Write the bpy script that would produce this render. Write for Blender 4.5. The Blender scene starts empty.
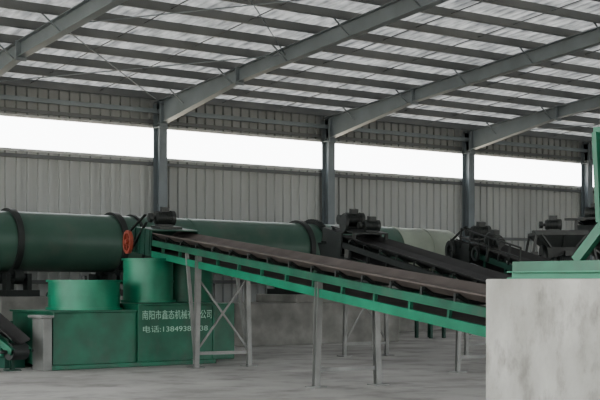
import bpy, math, random
from mathutils import Vector, Matrix
random.seed(4)
S=bpy.context.scene
C=S.collection
try: S.view_settings.look='AgX - Medium High Contrast'
except Exception as e: print(e)

# ---------------------------------------------------------------- materials
def mat(name, col, rough=.6, metal=0.0, var=.12, scale=3.0, bump=0.0, bscale=20, col2=None, stretch=(1,1,1), transl=0, thr=(.35,.7), stain=None):
    m=bpy.data.materials.new(name); m.use_nodes=True
    nt=m.node_tree; N=nt.nodes; L=nt.links
    b=N['Principled BSDF']; out=N['Material Output']
    tc=N.new('ShaderNodeTexCoord'); mp=N.new('ShaderNodeMapping'); mp.inputs['Scale'].default_value=stretch
    L.new(tc.outputs['Object'],mp.inputs['Vector'])
    nz=N.new('ShaderNodeTexNoise'); nz.inputs['Scale'].default_value=scale; nz.inputs['Detail'].default_value=6
    L.new(mp.outputs[0],nz.inputs['Vector'])
    r=N.new('ShaderNodeValToRGB')
    if col2 is None:
        c1=[c*(1-var) for c in col]; c2=[min(1,c*(1+var)) for c in col]
    else: c1=col; c2=col2
    r.color_ramp.elements[0].position=thr[0]; r.color_ramp.elements[1].position=thr[1]
    r.color_ramp.elements[0].color=(*c1,1); r.color_ramp.elements[1].color=(*c2,1)
    L.new(nz.outputs['Fac'],r.inputs['Fac']); res=r.outputs['Color']
    if stain:  # (colour, scale, stretch, lo, hi): second layer of dirt
        sc,ss,st,lo,hi=stain
        mp2=N.new('ShaderNodeMapping'); mp2.inputs['Scale'].default_value=st; L.new(tc.outputs['Object'],mp2.inputs['Vector'])
        n3=N.new('ShaderNodeTexNoise'); n3.inputs['Scale'].default_value=ss; n3.inputs['Detail'].default_value=8; n3.inputs['Roughness'].default_value=.65
        L.new(mp2.outputs[0],n3.inputs['Vector'])
        r3=N.new('ShaderNodeMapRange'); r3.inputs['From Min'].default_value=lo; r3.inputs['From Max'].default_value=hi
        L.new(n3.outputs['Fac'],r3.inputs['Value'])
        mx=N.new('ShaderNodeMixRGB'); mx.inputs[2].default_value=(*sc,1)
        L.new(r3.outputs[0],mx.inputs[0]); L.new(res,mx.inputs[1]); res=mx.outputs[0]
    L.new(res,b.inputs['Base Color'])
    b.inputs['Roughness'].default_value=rough; b.inputs['Metallic'].default_value=metal
    if bump:
        n2=N.new('ShaderNodeTexNoise'); n2.inputs['Scale'].default_value=bscale; n2.inputs['Detail'].default_value=5
        L.new(mp.outputs[0],n2.inputs['Vector'])
        bp=N.new('ShaderNodeBump'); bp.inputs['Strength'].default_value=bump; bp.inputs['Distance'].default_value=.02
        L.new(n2.outputs['Fac'],bp.inputs['Height']); L.new(bp.outputs[0],b.inputs['Normal'])
    if transl:
        t=N.new('ShaderNodeBsdfTranslucent'); L.new(r.outputs['Color'],t.inputs['Color'])
        mx=N.new('ShaderNodeMixShader'); mx.inputs[0].default_value=transl
        L.new(b.outputs[0],mx.inputs[1]); L.new(t.outputs[0],mx.inputs[2]); L.new(mx.outputs[0],out.inputs['Surface'])
    return m
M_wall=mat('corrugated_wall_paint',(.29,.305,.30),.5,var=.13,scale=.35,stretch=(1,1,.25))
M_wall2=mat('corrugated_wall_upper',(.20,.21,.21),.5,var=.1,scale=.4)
M_roof=mat('roof_foil',(.26,.27,.28),.45,col2=(.52,.53,.54),scale=4,stretch=(1,.5,1),transl=.11,thr=(.36,.64))
M_steel=mat('primed_steel',(.15,.175,.19),.45,var=.12,scale=1.5)
M_steel2=mat('galvanised_purlin',(.10,.108,.112),.45,var=.12,scale=1)
M_trim=mat('flashing',(.40,.41,.41),.4)
M_floor=mat('dusty_concrete_floor',(.30,.295,.282),.9,col2=(.44,.432,.418),scale=.45,bump=.3,bscale=6,stain=((.20,.195,.185),1.1,(1,1,1),.47,.72))
M_conc=mat('cast_concrete',(.23,.23,.212),.9,col2=(.36,.36,.34),scale=2.2,bump=.9,bscale=16,stretch=(1,1,.6),stain=((.145,.14,.128),3.2,(1,1,.5),.50,.70))
M_conc2=mat('rough_concrete',(.15,.15,.14),.9,col2=(.25,.25,.235),scale=2.0,bump=.4,bscale=10)
M_green=mat('machine_green_paint',(.014,.098,.058),.45,var=.25,scale=2.5,stain=((.045,.08,.06),2,(1,1,.6),.5,.8))
M_green2=mat('machine_green_bright',(.016,.165,.095),.42,var=.2,scale=2.5)
M_greend=mat('machine_green_dark',(.012,.055,.038),.45,var=.25,scale=2.5)
M_drum=mat('drum_green',(.038,.082,.062),.4,col2=(.058,.112,.086),scale=1.0,stain=((.085,.10,.085),1.2,(1,1,1),.52,.8))
M_pale=mat('drum_pale_section',(.25,.28,.235),.45,var=.15,scale=1.2)
M_dark=mat('dark_greasy_steel',(.02,.024,.023),.5,var=.3,scale=3)
M_belt=mat('rubber_belt_dusty',(.095,.080,.073),.8,var=.22,scale=2.5)
M_beltd=mat('rubber_belt_dark',(.03,.03,.03),.8,var=.2,scale=2.5)
M_leg=mat('leg_grey_steel',(.16,.165,.158),.5,var=.2)
M_red=mat('wheel_red',(.24,.06,.04),.45,var=.2)
M_text=mat('lettering_paint',(.30,.47,.38),.6,var=.08)
M_out=mat('outside_ground',(.45,.41,.34),.9,var=.15,scale=.1)
M_hill=mat('pale_hillside',(.55,.50,.43),.95,col2=(.75,.72,.66),scale=.12)

# ---------------------------------------------------------------- mesh builder
class B:
    def __init__(s,T=None): s.v=[]; s.f=[]; s.sm=[]; s.T=T or Matrix.Identity(4)
    def add(s,vs,fs,smooth=False):
        n=len(s.v); s.v+= [s.T@Vector(v) for v in vs]; s.f+=[[i+n for i in f] for f in fs]; s.sm+=[smooth]*len(fs)
    def box(s,x0,x1,y0,y1,z0,z1):
        s.add([(x0,y0,z0),(x1,y0,z0),(x1,y1,z0),(x0,y1,z0),(x0,y0,z1),(x1,y0,z1),(x1,y1,z1),(x0,y1,z1)],
              [(0,3,2,1),(4,5,6,7),(0,1,5,4),(1,2,6,5),(2,3,7,6),(3,0,4,7)])
    @staticmethod
    def fr(p,q,up=(0,0,1)):
        p=Vector(p);q=Vector(q);d=(q-p).normalized();u=Vector(up)
        if abs(d.dot(u))>.98: u=Vector((0,1,0))
        a=d.cross(u).normalized(); b=a.cross(d).normalized()
        return p,q,a,b
    def beam(s,p,q,w,h,up=(0,0,1)):
        p,q,a,b=s.fr(p,q,up); vs=[]
        for c in(p,q):
            for i,j in((-1,-1),(1,-1),(1,1),(-1,1)): vs.append(c+a*w/2*i+b*h/2*j)
        s.add(vs,[(0,3,2,1),(4,5,6,7),(0,1,5,4),(1,2,6,5),(2,3,7,6),(3,0,4,7)])
    def ibeam(s,p,q,w,h,t=.02,up=(0,0,1),h2=None):
        p,q,a,b=s.fr(p,q,up); h2=h2 or h
        for sg in(-1,1):
            vs=[]
            for c,hh in((p,h),(q,h2)):
                for i,j in((-1,0),(1,0),(1,1),(-1,1)): vs.append(c+a*w/2*i+b*sg*(hh/2-j*t))
            s.add(vs,[(0,3,2,1),(4,5,6,7),(0,1,5,4),(1,2,6,5),(2,3,7,6),(3,0,4,7)])
        vs=[]
        for c,hh in((p,h),(q,h2)):
            for i,j in((-1,-1),(1,-1),(1,1),(-1,1)): vs.append(c+a*t*.4*i+b*(hh/2-t)*j)
        s.add(vs,[(0,3,2,1),(4,5,6,7),(0,1,5,4),(1,2,6,5),(2,3,7,6),(3,0,4,7)])
    def lathe(s,p,q,prof,n=32,closed=False,smooth=True,rot=0):
        p,q,a,b=s.fr(p,q); d=(q-p).normalized(); vs=[];fs=[]
        for t,r in prof:
            for i in range(n):
                an=2*math.pi*i/n+rot; vs.append(p+d*t+a*r*math.cos(an)+b*r*math.sin(an))
        m=len(prof)
        for k in range(m if closed else m-1):
            for i in range(n):
                j=(i+1)%n; k2=(k+1)%m; fs.append((k*n+i,k*n+j,k2*n+j,k2*n+i))
        s.add(vs,fs,smooth)
    def cyl(s,p,q,r,n=20,r2=None,caps=True):
        L=(Vector(q)-Vector(p)).length; r2=r if r2 is None else r2
        s.lathe(p,q,[(0,r),(L,r2)],n)
        if caps:
            s.lathe(p,q,[(0,.0001),(0,r)],n); s.lathe(p,q,[(L,r2),(L,.0001)],n)
    def ring(s,c,ax,r0,r1,w,n=40):
        c=Vector(c);ax=Vector(ax).normalized(); p=c-ax*w/2
        s.lathe(p,c+ax*w/2,[(0,r0),(0,r1),(w,r1),(w,r0)],n,True)
    def frus(s,lo,hi):
        x0,x1,y0,y1,z0=lo; a0,a1,b0,b1,z1=hi
        s.add([(x0,y0,z0),(x1,y0,z0),(x1,y1,z0),(x0,y1,z0),(a0,b0,z1),(a1,b0,z1),(a1,b1,z1),(a0,b1,z1)],[(0,1,5,4),(1,2,6,5),(2,3,7,6),(3,0,4,7)])
    def motor(s,c,ax,r=.15,L=.45):
        c=Vector(c);ax=Vector(ax).normalized(); p=c-ax*L/2;q=c+ax*L/2
        s.cyl(p,q,r,20)
        for i in range(8): s.ring(p+ax*L*(.12+.1*i),ax,r-.01,r+.018,.012,20)
        s.ring(q-ax*.04,ax,r-.01,r+.025,.08,20); s.cyl(p-ax*.14,p,.03,8); s.ring(p-ax*.1,ax,.03,r*.75,.07,20)
        u=Vector((0,0,1)); s.beam(c+u*(r+.05)-ax*.08,c+u*(r+.05)+ax*.08,.13,.1)
        s.beam(c-u*(r+.02)-ax*L*.4,c-u*(r+.02)+ax*L*.4,r*1.6,.05)
    def obj(s,name,m,parent=None,bevel=0):
        me=bpy.data.meshes.new(name); me.from_pydata([tuple(v) for v in s.v],[],s.f)
        me.polygons.foreach_set('use_smooth',s.sm); me.update()
        if any(s.sm):
            try: me.set_sharp_from_angle(angle=math.radians(40))
            except Exception: pass
        me.materials.append(m); o=bpy.data.objects.new(name,me); C.objects.link(o)
        if parent: o.parent=parent
        if bevel:
            md=o.modifiers.new('bev','BEVEL'); md.width=bevel; md.segments=2; md.limit_method='ANGLE'
        return o
def empty(name):
    o=bpy.data.objects.new(name,None); C.objects.link(o); o.empty_display_size=.3; return o

# ---------------------------------------------------------------- building
WY=31.07; COLX=[18.21+6*k for k in range(-4,7)]
X0,X1=COLX[0]-.2,COLX[-1]+.2
RY=11.0; FY=2*RY-WY
ZE=6.90; SL=.1
def roofz(y): return ZE+SL*(WY-y) if y>=RY else ZE+SL*(y-FY)

b=B(); b.box(X0-.6,X1+.3,FY-.6,WY+.4,-.3,0); b.obj('floor',M_floor)
b=B(); b.add([(-250,-250,-.32),(300,-250,-.32),(300,300,-.32),(-250,300,-.32)],[(0,1,2,3)]); b.obj('ground_outside',M_out)
b=B(); n=70; vs=[];fs=[]
for i in range(n+1):
    x=-60+i*5
    h=11.2+1.6*math.sin(i*.37)+1.1*math.sin(i*1.1+1)+random.uniform(-.3,.3)
    for y,z in((95,-.3),(112,h*.62+random.uniform(-.3,.3)),(128,h),(150,h*.9)): vs.append((x,y,z))
for i in range(n):
    for j in range(3): a=i*4+j; fs.append((a,a+4,a+5,a+1))
b.add(vs,fs,True); b.obj('distant_hillside',M_hill)

def corrwall(b,z0,z1,x0=X0,x1=X1,y=WY+.28):
    pr=[];x=x0
    while x<x1:
        pr+=[(x,y),(x+.13,y),(x+.15,y-.06),(x+.26,y-.06),(x+.28,y)]; x+=.31
    n=len(pr)
    b.add([(x,yy,z0) for x,yy in pr]+[(x,yy,z1) for x,yy in pr],[(i,i+1,n+i+1,n+i) for i in range(n-1)])
ZS0,ZS1=5.07,6.0
wb=empty('wall_back')
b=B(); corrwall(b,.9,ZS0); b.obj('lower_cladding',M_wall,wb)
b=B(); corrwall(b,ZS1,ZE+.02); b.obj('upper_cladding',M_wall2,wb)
b=B(); b.box(X0,X1,WY+.16,WY+.34,0,1.0); b.obj('masonry_plinth',M_conc2,wb)
b=B(); b.box(X0,X1,WY+.2,WY+.31,ZS0-.02,ZS0+.05); b.box(X0,X1,WY+.2,WY+.31,ZS1-.05,ZS1+.02); b.obj('flashing_trim',M_trim,wb)
b=B()
for z in(1.6,3.1,4.93,6.12):
    for i in range(len(COLX)-1): b.box(COLX[i]+.02,COLX[i+1]-.02,WY+.15,WY+.21,z-.05,z+.05)
b.obj('wall_girts',M_steel2,wb)
b=B()
y=FY; pts=[]
while y<WY+.1:
    for dy,dx in((0,0),(.10,0),(.125,-.035),(.2,-.035),(.225,0)): pts.append((y+dy,dx))
    y+=.25
n=len(pts)
b.add([(X1+.1+dx,yy,0) for yy,dx in pts]+[(X1+.1+dx,yy,roofz(min(yy,WY))-.02) for yy,dx in pts],[(i,i+1,n+i+1,n+i) for i in range(n-1)])
b.obj('wall_right',M_wall)
ce=empty('ceiling')
b=B()
p=[];x=X0-.4
while x<X1+.4:
    p+=[(x,0),(x+.14,0),(x+.16,.035),(x+.24,.035),(x+.26,0)]; x+=.30
n=len(p)
for ya,yb in((WY+.45,RY),(RY,FY-.5)):
    za=ZE-SL*(ya-WY) if ya>RY else roofz(RY); zb=roofz(RY) if yb==RY else ZE+SL*(yb-FY)
    b.add([(x,ya,za+z) for x,z in p]+[(x,yb,zb+z) for x,z in p],[(i,i+1,n+i+1,n+i) for i in range(n-1)])
b.obj('roof_sheets',M_roof,ce)
b=B()
ys=[WY-.15-1.2*i for i in range(0,17)]+[FY+.15+1.2*i for i in range(0,17)]
for y in ys:
    z=roofz(y)
    b.box(X0,X1,y-.008,y+.008,z-.20,z-.012)
    b.box(X0,X1,y-.075,y+.0,z-.215,z-.197)
    b.box(X0,X1,y,y+.07,z-.02,z-.006)
b.obj('roof_purlins',M_steel2,ce)
b=B()
for i in range(len(COLX)-1):
    for fx in(.33,.67):
        xx=COLX[i]+6*fx
        b.cyl((xx,WY-.2,roofz(WY)-.1),(xx,RY,roofz(RY)-.12),.012,6,caps=False)
b.obj('sag_rods',M_steel2,ce)
b=B()
b.beam((COLX[0],WY-.02,6.4),(COLX[-1],WY-.02,6.4),.10,.12)
for i in (3,6):
    xa,xb=COLX[i],COLX[i+1]
    for (ya,yb) in((WY-.2,WY-6),(WY-6,WY-12)):
        b.cyl((xa,ya,roofz(ya)-.36),(xb,yb,roofz(yb)-.36),.014,6); b.cyl((xb,ya,roofz(ya)-.36),(xa,yb,roofz(yb)-.36),.014,6)
b.obj('eaves_strut_and_bracing',M_steel,ce)

for x in COLX:
    fr=empty('steel_portal_frame')
    b=B()
    for sy,yw in((-1,WY),(1,FY)):
        yc=yw+sy*.02
        b.ibeam((x,yc,0.02),(x,yc,6.62),.26,.26,.016,up=(0,1,0),h2=.34)
        b.box(x-.2,x+.2,yc-.15,yc+.15,0,.03)
        def pt(d,h):
            y=yw+sy*d; return (x,y,roofz(y)-.215-h/2)
        b.ibeam(pt(-.1,.68),pt(4,.36),.22,.68,.016,h2=.36)
        b.ibeam(pt(4,.36),pt(20.07,.40),.22,.36,.016,h2=.40)
        p4=pt(4,.36)
        b.box(x-.13,x+.13,p4[1]-.02,p4[1]+.02,p4[2]-.26,p4[2]+.2)
        b.box(x-.12,x+.12,yc-.19,yc+.19,5.93,5.96)
        b.beam((x,yc+sy*.2,5.92),(x,yc+sy*.2,6.66),.24,.024)
    b.obj('column_and_rafter',M_steel,fr)
    b=B()
    for i,y in enumerate(ys[1:16:2]):
        z=roofz(y)
        for sg in(-1,1): b.beam((x+sg*.05,y,z-.56),(x+sg*.5,y,z-.2),.03,.03)
    b.obj('fly_braces',M_steel,fr)
    b=B()
    for z in (4.97,6.0): b.box(x-.13,x+.13,WY+.13,WY+.16,z-.12,z+.12)
    b.obj('girt_cleats',M_steel,fr)

# ---------------------------------------------------------------- rotary drum dryer
D=empty('rotary_drum_dryer'); DY=27.0; DZ=2.50; R=.68
ax=lambda x,dz=0:(x,DY,DZ-(x-16)*.006+dz)
b=B()
def seg(b,xa,xb,prof): b.lathe(ax(xa),ax(xb),prof,56)
seg(b,7.0,23.2,[(0,.01),(0,R),(4.0,R),(4.0,R+.012),(4.06,R+.012),(4.06,R),(9.5,R),(9.5,R+.012),(9.56,R+.012),(9.56,R),(13,R),(13,R+.012),(13.05,R+.012),(13.05,R),(16.2,R)])
b.obj('drum_shell',M_drum,D)
b=B(); seg(b,23.2,26,[(0,R),(0,R+.02),(.1,R+.02),(.1,R-.01),(1.1,R-.01),(1.1,R+.01),(1.16,R+.01),(1.16,R-.01),(2.1,R-.02),(2.35,R-.12),(2.5,R-.3),(2.55,.3),(2.55,.01)]); b.obj('discharge_hood',M_pale,D)
b=B()
for x in(11.87,14.5,20.0): b.ring(ax(x),(1,0,-.006),R+.005,R+.07,.14,56)
b.ring(ax(15.0),(1,0,-.006),R,R+.04,.06,56)
for i in range(56):
    a=2*math.pi*i/56
    c=Vector(ax(20.5))+Vector((0,math.cos(a),math.sin(a)))*(R+.1)
    b.beam(c-Vector((.06,0,0)),c+Vector((.06,0,0)),.04,.04,up=(0,math.cos(a),math.sin(a)))
b.ring(ax(20.5),(1,0,-.006),R,R+.09,.14,56)
b.obj('riding_rings_and_girth_gear',M_dark,D)
b=B()
for x in(11.87,14.5,20.0):
    for sg in(-1,1):
        y=DY+sg*.48; z=DZ-R-.11-.02
        b.cyl((x-.11,y,z+.03),(x+.11,y,z+.03),.16,20); b.cyl((x-.25,y,z+.03),(x+.25,y,z+.03),.05,12)
        b.box(x-.3,x-.2,y-.12,y+.12,z-.3,z+.1); b.box(x+.2,x+.3,y-.12,y+.12,z-.3,z+.1)
    b.box(x-.4,x+.4,DY-.8,DY+.8,1.28,1.42)
b.motor((13.0,26.5,1.25),(1,0,0),.17,.5); b.box(12.6,13.4,26.2,26.8,0,1.05)
b.obj('support_rollers',M_dark,D)
b=B()
b.box(11.3,12.5,26.1,27.9,0,1.28); b.box(13.9,15.4,26.1,27.9,0,1.28); b.box(17.6,22.7,26.0,27.9,0,1.07); b.box(19.3,21.2,26.1,27.9,1.07,1.28)
b.obj('concrete_plinths',M_conc2,D,.02)
b=B(); b.box(7.0,7.8,26.0,28.0,0,3.4); b.obj('feed_end_housing',M_greend,D)
b=B(); b.frus((24.5,25.0,26.7,27.3,.9),(24.2,25.4,26.5,27.5,1.9))
for xx in(24.5,25.0):
    for yy in(26.7,27.3): b.box(xx-.04,xx+.04,yy-.04,yy+.04,0,1.2)
b.obj('discharge_chute',M_greend,D)

# ---------------------------------------------------------------- pan mixer
G=empty('fertilizer_pan_mixer')
b=B()
b.box(10.15,11.9,21.15,22.9,.06,1.04)
b.box(11.9,13.6,21.1,22.95,.06,1.16)
b.box(13.3,14.75,22.1,23.6,.0,1.16)
b.box(10.1,13.62,21.05,21.15,0,.09)
b.box(10.1,13.6,22.8,23.0,0,.09)
b.obj('base_cabinet',M_green,G,.015)
b=B()
b.box(10.12,11.92,21.12,22.95,1.04,1.07); b.box(11.88,13.64,21.07,22.98,1.16,1.19)
for x in(11.88,13.56): b.box(x,x+.04,21.08,21.1,.1,1.16)
b.box(10.15,10.19,21.12,21.15,.1,1.04)
b.obj('cabinet_rims',M_green,G)
def tub(cx,cy,r,z0,z1,m=M_green2):
    b=B()
    b.lathe((cx,cy,z0),(cx,cy,z1),[(0,r),(z1-z0,r),(z1-z0,r+.04),(z1-z0+.04,r+.04),(z1-z0+.04,r-.02),(.03,r-.02),(.03,.01)],48)
    b.ring((cx,cy,z0+.03),(0,0,1),r,r+.05,.05,48)
    b.ring((cx,cy,(z0+z1)/2),(0,0,1),r,r+.015,.04,48)
    b.obj('mixing_tub',m,G)
tub(11.22,22.0,.68,1.07,1.60)
tub(12.80,22.3,.5,1.19,2.03)
tub(13.95,22.85,.62,1.16,2.02,M_green)
b=B()
b.cyl((11.22,22,1.1),(11.22,22,1.72),.05,12); b.beam((10.65,22,1.5),(11.8,22,1.5),.06,.08)
b.beam((11.22,21.45,1.35),(11.22,22.55,1.35),.06,.08)
b.cyl((12.8,22.3,1.2),(12.8,22.3,2.05),.05,12)
b.obj('stirrer_shafts',M_dark,G)
b=B(); b.box(9.92,10.1,21.05,21.5,0,.95); b.box(9.85,10.12,21.0,21.55,.95,1.0); b.obj('switch_cabinet',M_leg,G,.01)
b=B(); b.motor((9.85,22.4,.6),(0,1,0),.17,.5); b.box(9.65,10.05,22.1,22.7,0,.4); b.obj('drive_motor',M_greend,G)
def text(s,x,z,size,width):
    cu=bpy.data.curves.new('panel_lettering','FONT'); cu.body=s; cu.size=size; cu.extrude=.002; cu.align_x='LEFT'
    o=bpy.data.objects.new('panel_lettering',cu); C.objects.link(o); bpy.context.view_layer.update()
    w=o.dimensions.x
    dg=bpy.context.evaluated_depsgraph_get(); me=bpy.data.meshes.new_from_object(o.evaluated_get(dg))
    bpy.data.objects.remove(o); o=bpy.data.objects.new('panel_lettering',me); C.objects.link(o)
    o.location=(x,21.094,z); o.rotation_euler=(math.pi/2,0,0); o.scale=(width/max(w,.01),1,1); o.parent=G
    me.materials.clear(); me.materials.append(M_text)
text('南阳市鑫态机械有限公司',11.97,.90,.19,1.56)
text('电话:13849381138',11.97,.65,.14,1.45)

# ---------------------------------------------------------------- belt conveyors
def conveyor(name,head,tail,wid,greenM,legs,beltM=M_belt,chord=.22,cth=.13,legM=M_leg,lw=.09,chordM=None,cend=.9):
    E=empty(name)
    h=Vector(head);t=Vector(tail); L=(h-t).length; d=(h-t).normalized()
    a=Vector((d.y,-d.x,0)).normalized()
    u=a.cross(d).normalized()
    T=Matrix(((d.x,a.x,u.x,t.x),(d.y,a.y,u.y,t.y),(d.z,a.z,u.z,t.z),(0,0,0,1)))
    w=wid/2
    b=B(T)
    for s in(-1,1):
        y=s*w
        b.box(0,L,y-.006,y+.006,-.12,0); b.box(0,L,min(y,y-s*.06),max(y,y-s*.06),-.012,0); b.box(0,L,min(y,y-s*.06),max(y,y-s*.06),-.12,-.108)
        n=int(L/.95)
        for i in range(n):
            x=.3+i*.95
            if x<L-cend-.1: b.beam((x,y,-.12),(x,y,-chord),.05,.05)
    b.obj('stringer_frame',greenM,E)
    b=B(T)
    for s in(-1,1):
        y=s*w; b.box(.2,L-cend,y-.03,y+.03,-chord-cth,-chord)
    n=int((L-cend)/1.9)
    for i in range(n): b.box(.4+i*1.9,.46+i*1.9,-w,w,-chord-cth,-chord-.04)
    b.obj('bottom_chord',chordM or greenM,E)
    b=B(T)
    prof=[(-w+.0,.15),(-w+.17,.05),(w-.17,.05),(w-.0,.14)]
    pr2=[(y,z-.02) for y,z in prof[::-1]]
    pp=prof+pr2; n=len(pp)
    b.add([(.1,y,z) for y,z in pp]+[(L-.1,y,z) for y,z in pp],[(i,(i+1)%n,n+(i+1)%n,n+i) for i in range(n)])
    b.box(.1,L-.1,-w+.06,w-.06,-.27,-.256)
    b.obj('belt',beltM,E)
    b=B(T)
    n=int(L/.8)
    for i in range(n):
        x=.5+i*.8
        if x>L-.4: break
        b.cyl((x,-w+.2,-.01),(x,w-.2,-.01),.035,10)
        b.cyl((x,-w+.19,-.01),(x,-w+.03,.085),.03,10); b.cyl((x,w-.19,-.01),(x,w-.03,.085),.03,10)
        b.beam((x,-w,.0),(x,-w-.0,.10),.05,.012); b.beam((x,w,0),(x,w,.10),.05,.012)
        if i%3==1: b.cyl((x,-w+.02,-.31),(x,w-.02,-.31),.04,10)
    for x in(.12,L-.12): b.cyl((x,-w+.04,-.115),(x,w-.04,-.115),.15,24); b.cyl((x,-w-.14,-.115),(x,w+.14,-.115),.03,10)
    b.obj('idlers_and_pulleys',M_dark,E)
    b=B()
    for li,(s,spread,off) in enumerate(legs):
        tops=[]
        for sg in(-1,1):
            p=T@Vector((s,sg*w,-.12)); q=Vector((p.x,p.y,0))
            q+=a*sg*spread
            b.ibeam(p,(q.x,q.y,.02),lw,lw*1.2,.012,up=d); b.box(q.x-.12,q.x+.12,q.y-.12,q.y+.12,0,.02)
            tops.append((p,q))
        (p1,q1),(p2,q2)=tops
        b.beam(q1+Vector((0,0,.27)),q2+Vector((0,0,.27)),.05,.06)
        if p1.z>1.9:
            b.beam(p1.lerp(q1,.2),q2+Vector((0,0,.3)),.035,.035); b.beam(p2.lerp(q2,.2),q1+Vector((0,0,.3)),.035,.035)
        if off:
            for (p,q) in tops:
                pp=p+(T@Vector((s+off,0,0))-T@Vector((s,0,0)))
                b.beam(q+Vector((0,0,.05)),pp,.06,.06)
    b.obj('legs',legM,E)
    return E,T,L
E,T,L=conveyor('inclined_belt_conveyor',(13.76,23.65,2.57),(11.2,9.5,1.15),.98,M_green,[(L0,.05,o) for L0,o in((.5,0),(5.83,0),(10.75,.6))],chordM=M_green2,cend=1.2)
w=.49
b=B(T)
for s in(-1,1):
    y=s*(w+.02); b.box(L-1.15,L+.12,y-.01,y+.01,-.33,.2)
b.box(L-1.15,L-.1,-w-.02,w+.02,.19,.21); b.box(L+.1,L+.13,-w,w,-.1,.2)
for i in range(4): b.box(L-1.1+i*.3,L-1.06+i*.3,-w-.05,-w-.03,-.33,.2)
b.obj('head_hood',M_greend,E)
b=B(T)
c2=(L-.12,-w-.17,-.115)
b.ring(c2,(0,1,0),.19,.25,.07,28); b.cyl((c2[0],c2[1]-.06,c2[2]),(c2[0],c2[1]+.08,c2[2]),.055,14)
for i in range(5):
    an=i*math.pi*2/5; b.beam(c2,(c2[0]+math.cos(an)*.22,c2[1],c2[2]+math.sin(an)*.22),.04,.03,up=(0,1,0))
b.obj('drive_wheel',M_red,E)
b=B(T)
b.box(L-.9,L-.35,-.25,.25,.21,.26)
b.motor((L-.62,-.05,.43),(0,1,0),.13,.42)
b.beam((L-.12,-w-.15,.10),(L-.62,-w+.02,.49),.06,.02); b.beam((L-.22,-w-.15,-.3),(L-.7,-w+.02,.34),.06,.02)
b.obj('drive_motor_and_belt',M_dark,E)
E2,T2,L2=conveyor('transfer_belt_conveyor',(17.9,22.4,2.62),(15.9,15.3,1.45),.9,M_dark,[(1.0,.05,0),(6.2,.05,0)],beltM=M_beltd,chord=.3,cth=.1,lw=.07)
b=B(T2)
b.box(L2-1.0,L2+.1,-.48,-.44,-.5,.2); b.box(L2-1.0,L2+.1,.44,.48,-.5,.2); b.box(L2-1.0,L2+.1,-.46,.46,.18,.2)
b.box(L2-1.5,L2-.2,-.4,.4,.24,.27)
for x in(L2-1.45,L2-.3):
    for y in(-.38,.38): b.box(x-.03,x+.03,y-.03,y+.03,.1,.25)
b.motor((L2-.6,-.05,.45),(0,1,0),.14,.45); b.motor((L2-1.25,.1,.40),(0,1,0),.1,.35)
b.cyl((L2-.9,-.42,.4),(L2-.9,-.36,.4),.2,20)
b.frus((L2+.05,L2+.35,-.25,.25,-.95),(L2-.1,L2+.5,-.42,.42,-.2))
b.obj('drive_head',M_dark,E2)

def PW(px,Z):
    u=(px-300)/1271; return Z*(.597+.802*u),Z*(.802-.597*u)
h3=PW(470,28); t3=PW(555,24.5)
E3,T3,L3=conveyor('screening_feed_conveyor',(h3[0],h3[1],2.42),(t3[0],t3[1],1.75),.8,M_greend,[(.8,.04,0),(3.0,.04,0)],beltM=M_beltd,chord=.3,cth=.12,lw=.07)
b=B(T3)
b.box(L3-.9,L3+.1,-.44,-.4,-.4,.12); b.box(L3-.9,L3+.1,.4,.44,-.4,.12)
b.box(L3-1.0,L3-.2,-.3,.3,.17,.2)
b.motor((L3-.55,-.05,.36),(0,1,0),.12,.4)
b.motor((L3-1.7,-.3,.35),(1,0,0),.12,.4); b.beam((L3-1.7,-.3,-.1),(L3-1.7,-.3,.22),.08,.3)
b.ring((L3-.12,-.52,-.115),(0,1,0),.12,.22,.06,24); b.ring((L3-1.3,-.5,.0),(0,1,0),.1,.16,.05,24)
b.beam((L3-.12,-.52,.1),(L3-.55,-.4,.48),.05,.02)
# belt guard cage and hand rail alongside
for i in range(7): b.beam((.6+i*.45,-.46,0),(.6+i*.45,-.46,.42),.03,.03)
b.beam((.6,-.46,.42),(3.3,-.46,.42),.03,.03); b.beam((.6,-.46,.22),(3.3,-.46,.22),.025,.025)
b.obj('drive_units',M_dark,E3)

V=empty('hopper_crusher')
cx,cy=PW(560,28)
Tm=Matrix.Translation((cx,cy,0))@Matrix.Rotation(math.atan2(-.597,.802),4,'Z')
b=B(Tm)
b.frus((-.35,.35,-.35,.35,2.36),(-.62,.62,-.5,.5,2.62)); b.frus((-.62,.62,-.5,.5,2.62),(-.62,.62,-.5,.5,2.68))
b.frus((-.3,.3,-.3,.3,1.9),(-.35,.35,-.35,.35,2.36))
b.cyl((-.42,0,2.15),(.42,0,2.15),.27,28)
b.box(-.8,.8,-.5,-.42,1.72,1.86); b.box(-.8,.8,.42,.5,1.72,1.86); b.box(-.8,-.72,-.5,.5,1.72,1.86); b.box(.72,.8,-.5,.5,1.72,1.86)
for x in(-.75,.75):
    for y in(-.45,.45): b.box(x-.05,x+.05,y-.05,y+.05,0,1.75); b.beam((x,y,1.8),(x*.8,y,2.62),.05,.05)
b.beam((-.75,-.45,.2),(.75,-.45,1.6),.05,.05); b.beam((.75,-.45,.2),(-.75,-.45,1.6),.05,.05)
b.ring((.52,0,2.15),(1,0,0),.22,.34,.1,28); b.cyl((-.6,0,2.15),(.65,0,2.15),.05,12)
for i in range(6):
    an=i*math.pi/3; b.beam((.52,0,2.15),(.52,math.cos(an)*.24,2.15+math.sin(an)*.24),.05,.03)
b.motor((-.62,-.3,2.04),(0,1,0),.12,.36); b.motor((.1,-.42,2.05),(1,0,0),.12,.4)
b.motor((-.15,.0,2.86),(1,0,0),.10,.34); b.beam((-.6,0,2.71),(.6,0,2.71),.22,.05)
b.beam((.35,0,2.7),(.35,0,3.0),.05,.05); b.beam((.1,0,2.98),(.55,0,2.98),.05,.05)
for k in(-.5,0,.5): b.beam((k,-.5,2.64),(k*.55,-.37,2.36),.04,.04)
b.obj('crusher_body',M_dark,V)
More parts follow.
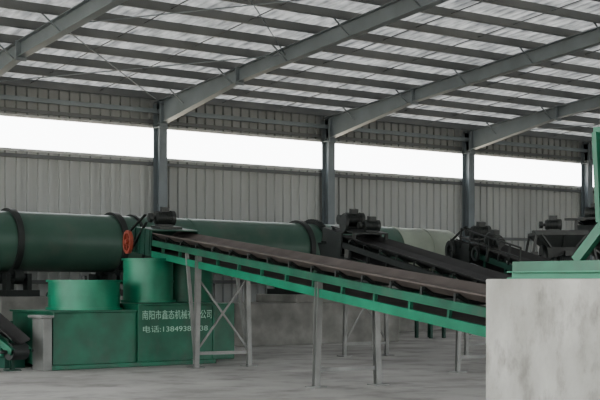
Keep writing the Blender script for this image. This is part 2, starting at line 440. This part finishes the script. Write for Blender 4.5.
hx,hy=PW(590,29.2); tx,ty=PW(640,36)
E4,T4,L4=conveyor('elevated_conveyor',(hx,hy,2.9),(tx,ty,2.2),.7,M_dark,[(1.0,.04,0),(4,.04,0)],beltM=M_beltd,chord=.3,lw=.07)
b=B(T4); b.motor((L4-.5,0,.36),(0,1,0),.12,.4); b.box(L4-.9,L4-.1,-.3,.3,.15,.21); b.obj('drive_motor',M_dark,E4)

conveyor('short_feed_conveyor',(8.75,24.0,2.0),(9.45,20.9,.42),.42,M_green,[(2.4,.02,0),(.6,.02,0)],beltM=M_beltd,chord=.2,cth=.06,legM=M_greend,lw=.06)

# ---------------------------------------------------------------- concrete block with hopper
K=empty('concrete_ramp_wall')
b=B(); b.box(8.57,10.15,3.0,8.58,0,1.63); b.obj('cast_wall',M_conc,K,.012)
H=empty('loading_hopper')
b=B()
b.ibeam((8.72,8.38,1.665),(8.72,3.2,1.665),.14,.07,.012); b.ibeam((9.9,8.38,1.665),(9.9,3.2,1.665),.14,.07,.012)
b.obj('base_frame',M_green2,H)
b=B()
for x in(8.72,9.9): b.box(x-.05,x+.05,3.3,8.33,1.70,1.79)
b.box(8.72,9.9,8.22,8.33,1.70,1.79); b.box(8.72,9.9,3.3,3.4,1.70,1.79)
b.beam((8.75,7.62,1.79),(8.75,7.25,2.16),.07,.09); b.beam((8.75,7.0,1.79),(8.75,7.3,2.1),.06,.06)
for y in(7.2,4.3):
    for x in(8.75,9.9): b.beam((x,y,1.79),(x,y,2.2),.1,.1)
b.frus((9.0,9.6,5.4,6.0,1.80),(8.7,9.95,4.2,7.3,2.1))
b.frus((8.7,9.95,4.2,7.3,2.1),(8.67,9.98,4.15,7.34,2.92))
b.obj('hopper_body',M_green,H)
b=B()
for p,q in (((8.67,7.34,2.92),(8.67,4.1,2.92)),((9.98,7.34,2.92),(9.98,4.1,2.92)),((8.67,7.34,2.92),(9.98,7.34,2.92)),((8.67,4.15,2.92),(9.98,4.15,2.92)),((8.69,7.31,2.1),(8.69,4.2,2.1))): b.beam(p,q,.05,.05)
for y in(7.3,6.3,5.3,4.3): b.beam((8.68,y,2.12),(8.65,y+.02,2.9),.05,.05,up=(1,0,0))
b.obj('hopper_rim',M_green,H)

# ---------------------------------------------------------------- light, world, camera
W=bpy.data.worlds.new('World'); S.world=W; W.use_nodes=True; nt=W.node_tree; N=nt.nodes
bg=N['Background']; sk=N.new('ShaderNodeTexSky'); sk.sky_type='HOSEK_WILKIE'; sk.turbidity=6
sk.sun_direction=Vector((-.25,-.45,.85)).normalized()
mx=N.new('ShaderNodeMixRGB'); mx.inputs[0].default_value=.75; mx.inputs[2].default_value=(1,1.0,.98,1)
nt.links.new(sk.outputs[0],mx.inputs[1]); nt.links.new(mx.outputs[0],bg.inputs[0]); bg.inputs[1].default_value=7.2
sl=bpy.data.lights.new('sun','SUN'); sl.energy=14; sl.angle=.05; sl.color=(1,.97,.92)
so=bpy.data.objects.new('sun',sl); C.objects.link(so); so.rotation_euler=(Vector((-.25,-.45,.85))).to_track_quat('Z','Y').to_euler()

cam=bpy.data.cameras.new('camera'); co=bpy.data.objects.new('camera',cam); C.objects.link(co)
cam.sensor_width=36; cam.lens=1271/600*36; cam.shift_y=82/600; cam.clip_end=1000
co.location=(0,0,1.6); co.rotation_euler=(math.pi/2,0,-math.atan2(.597,.802))
S.camera=co
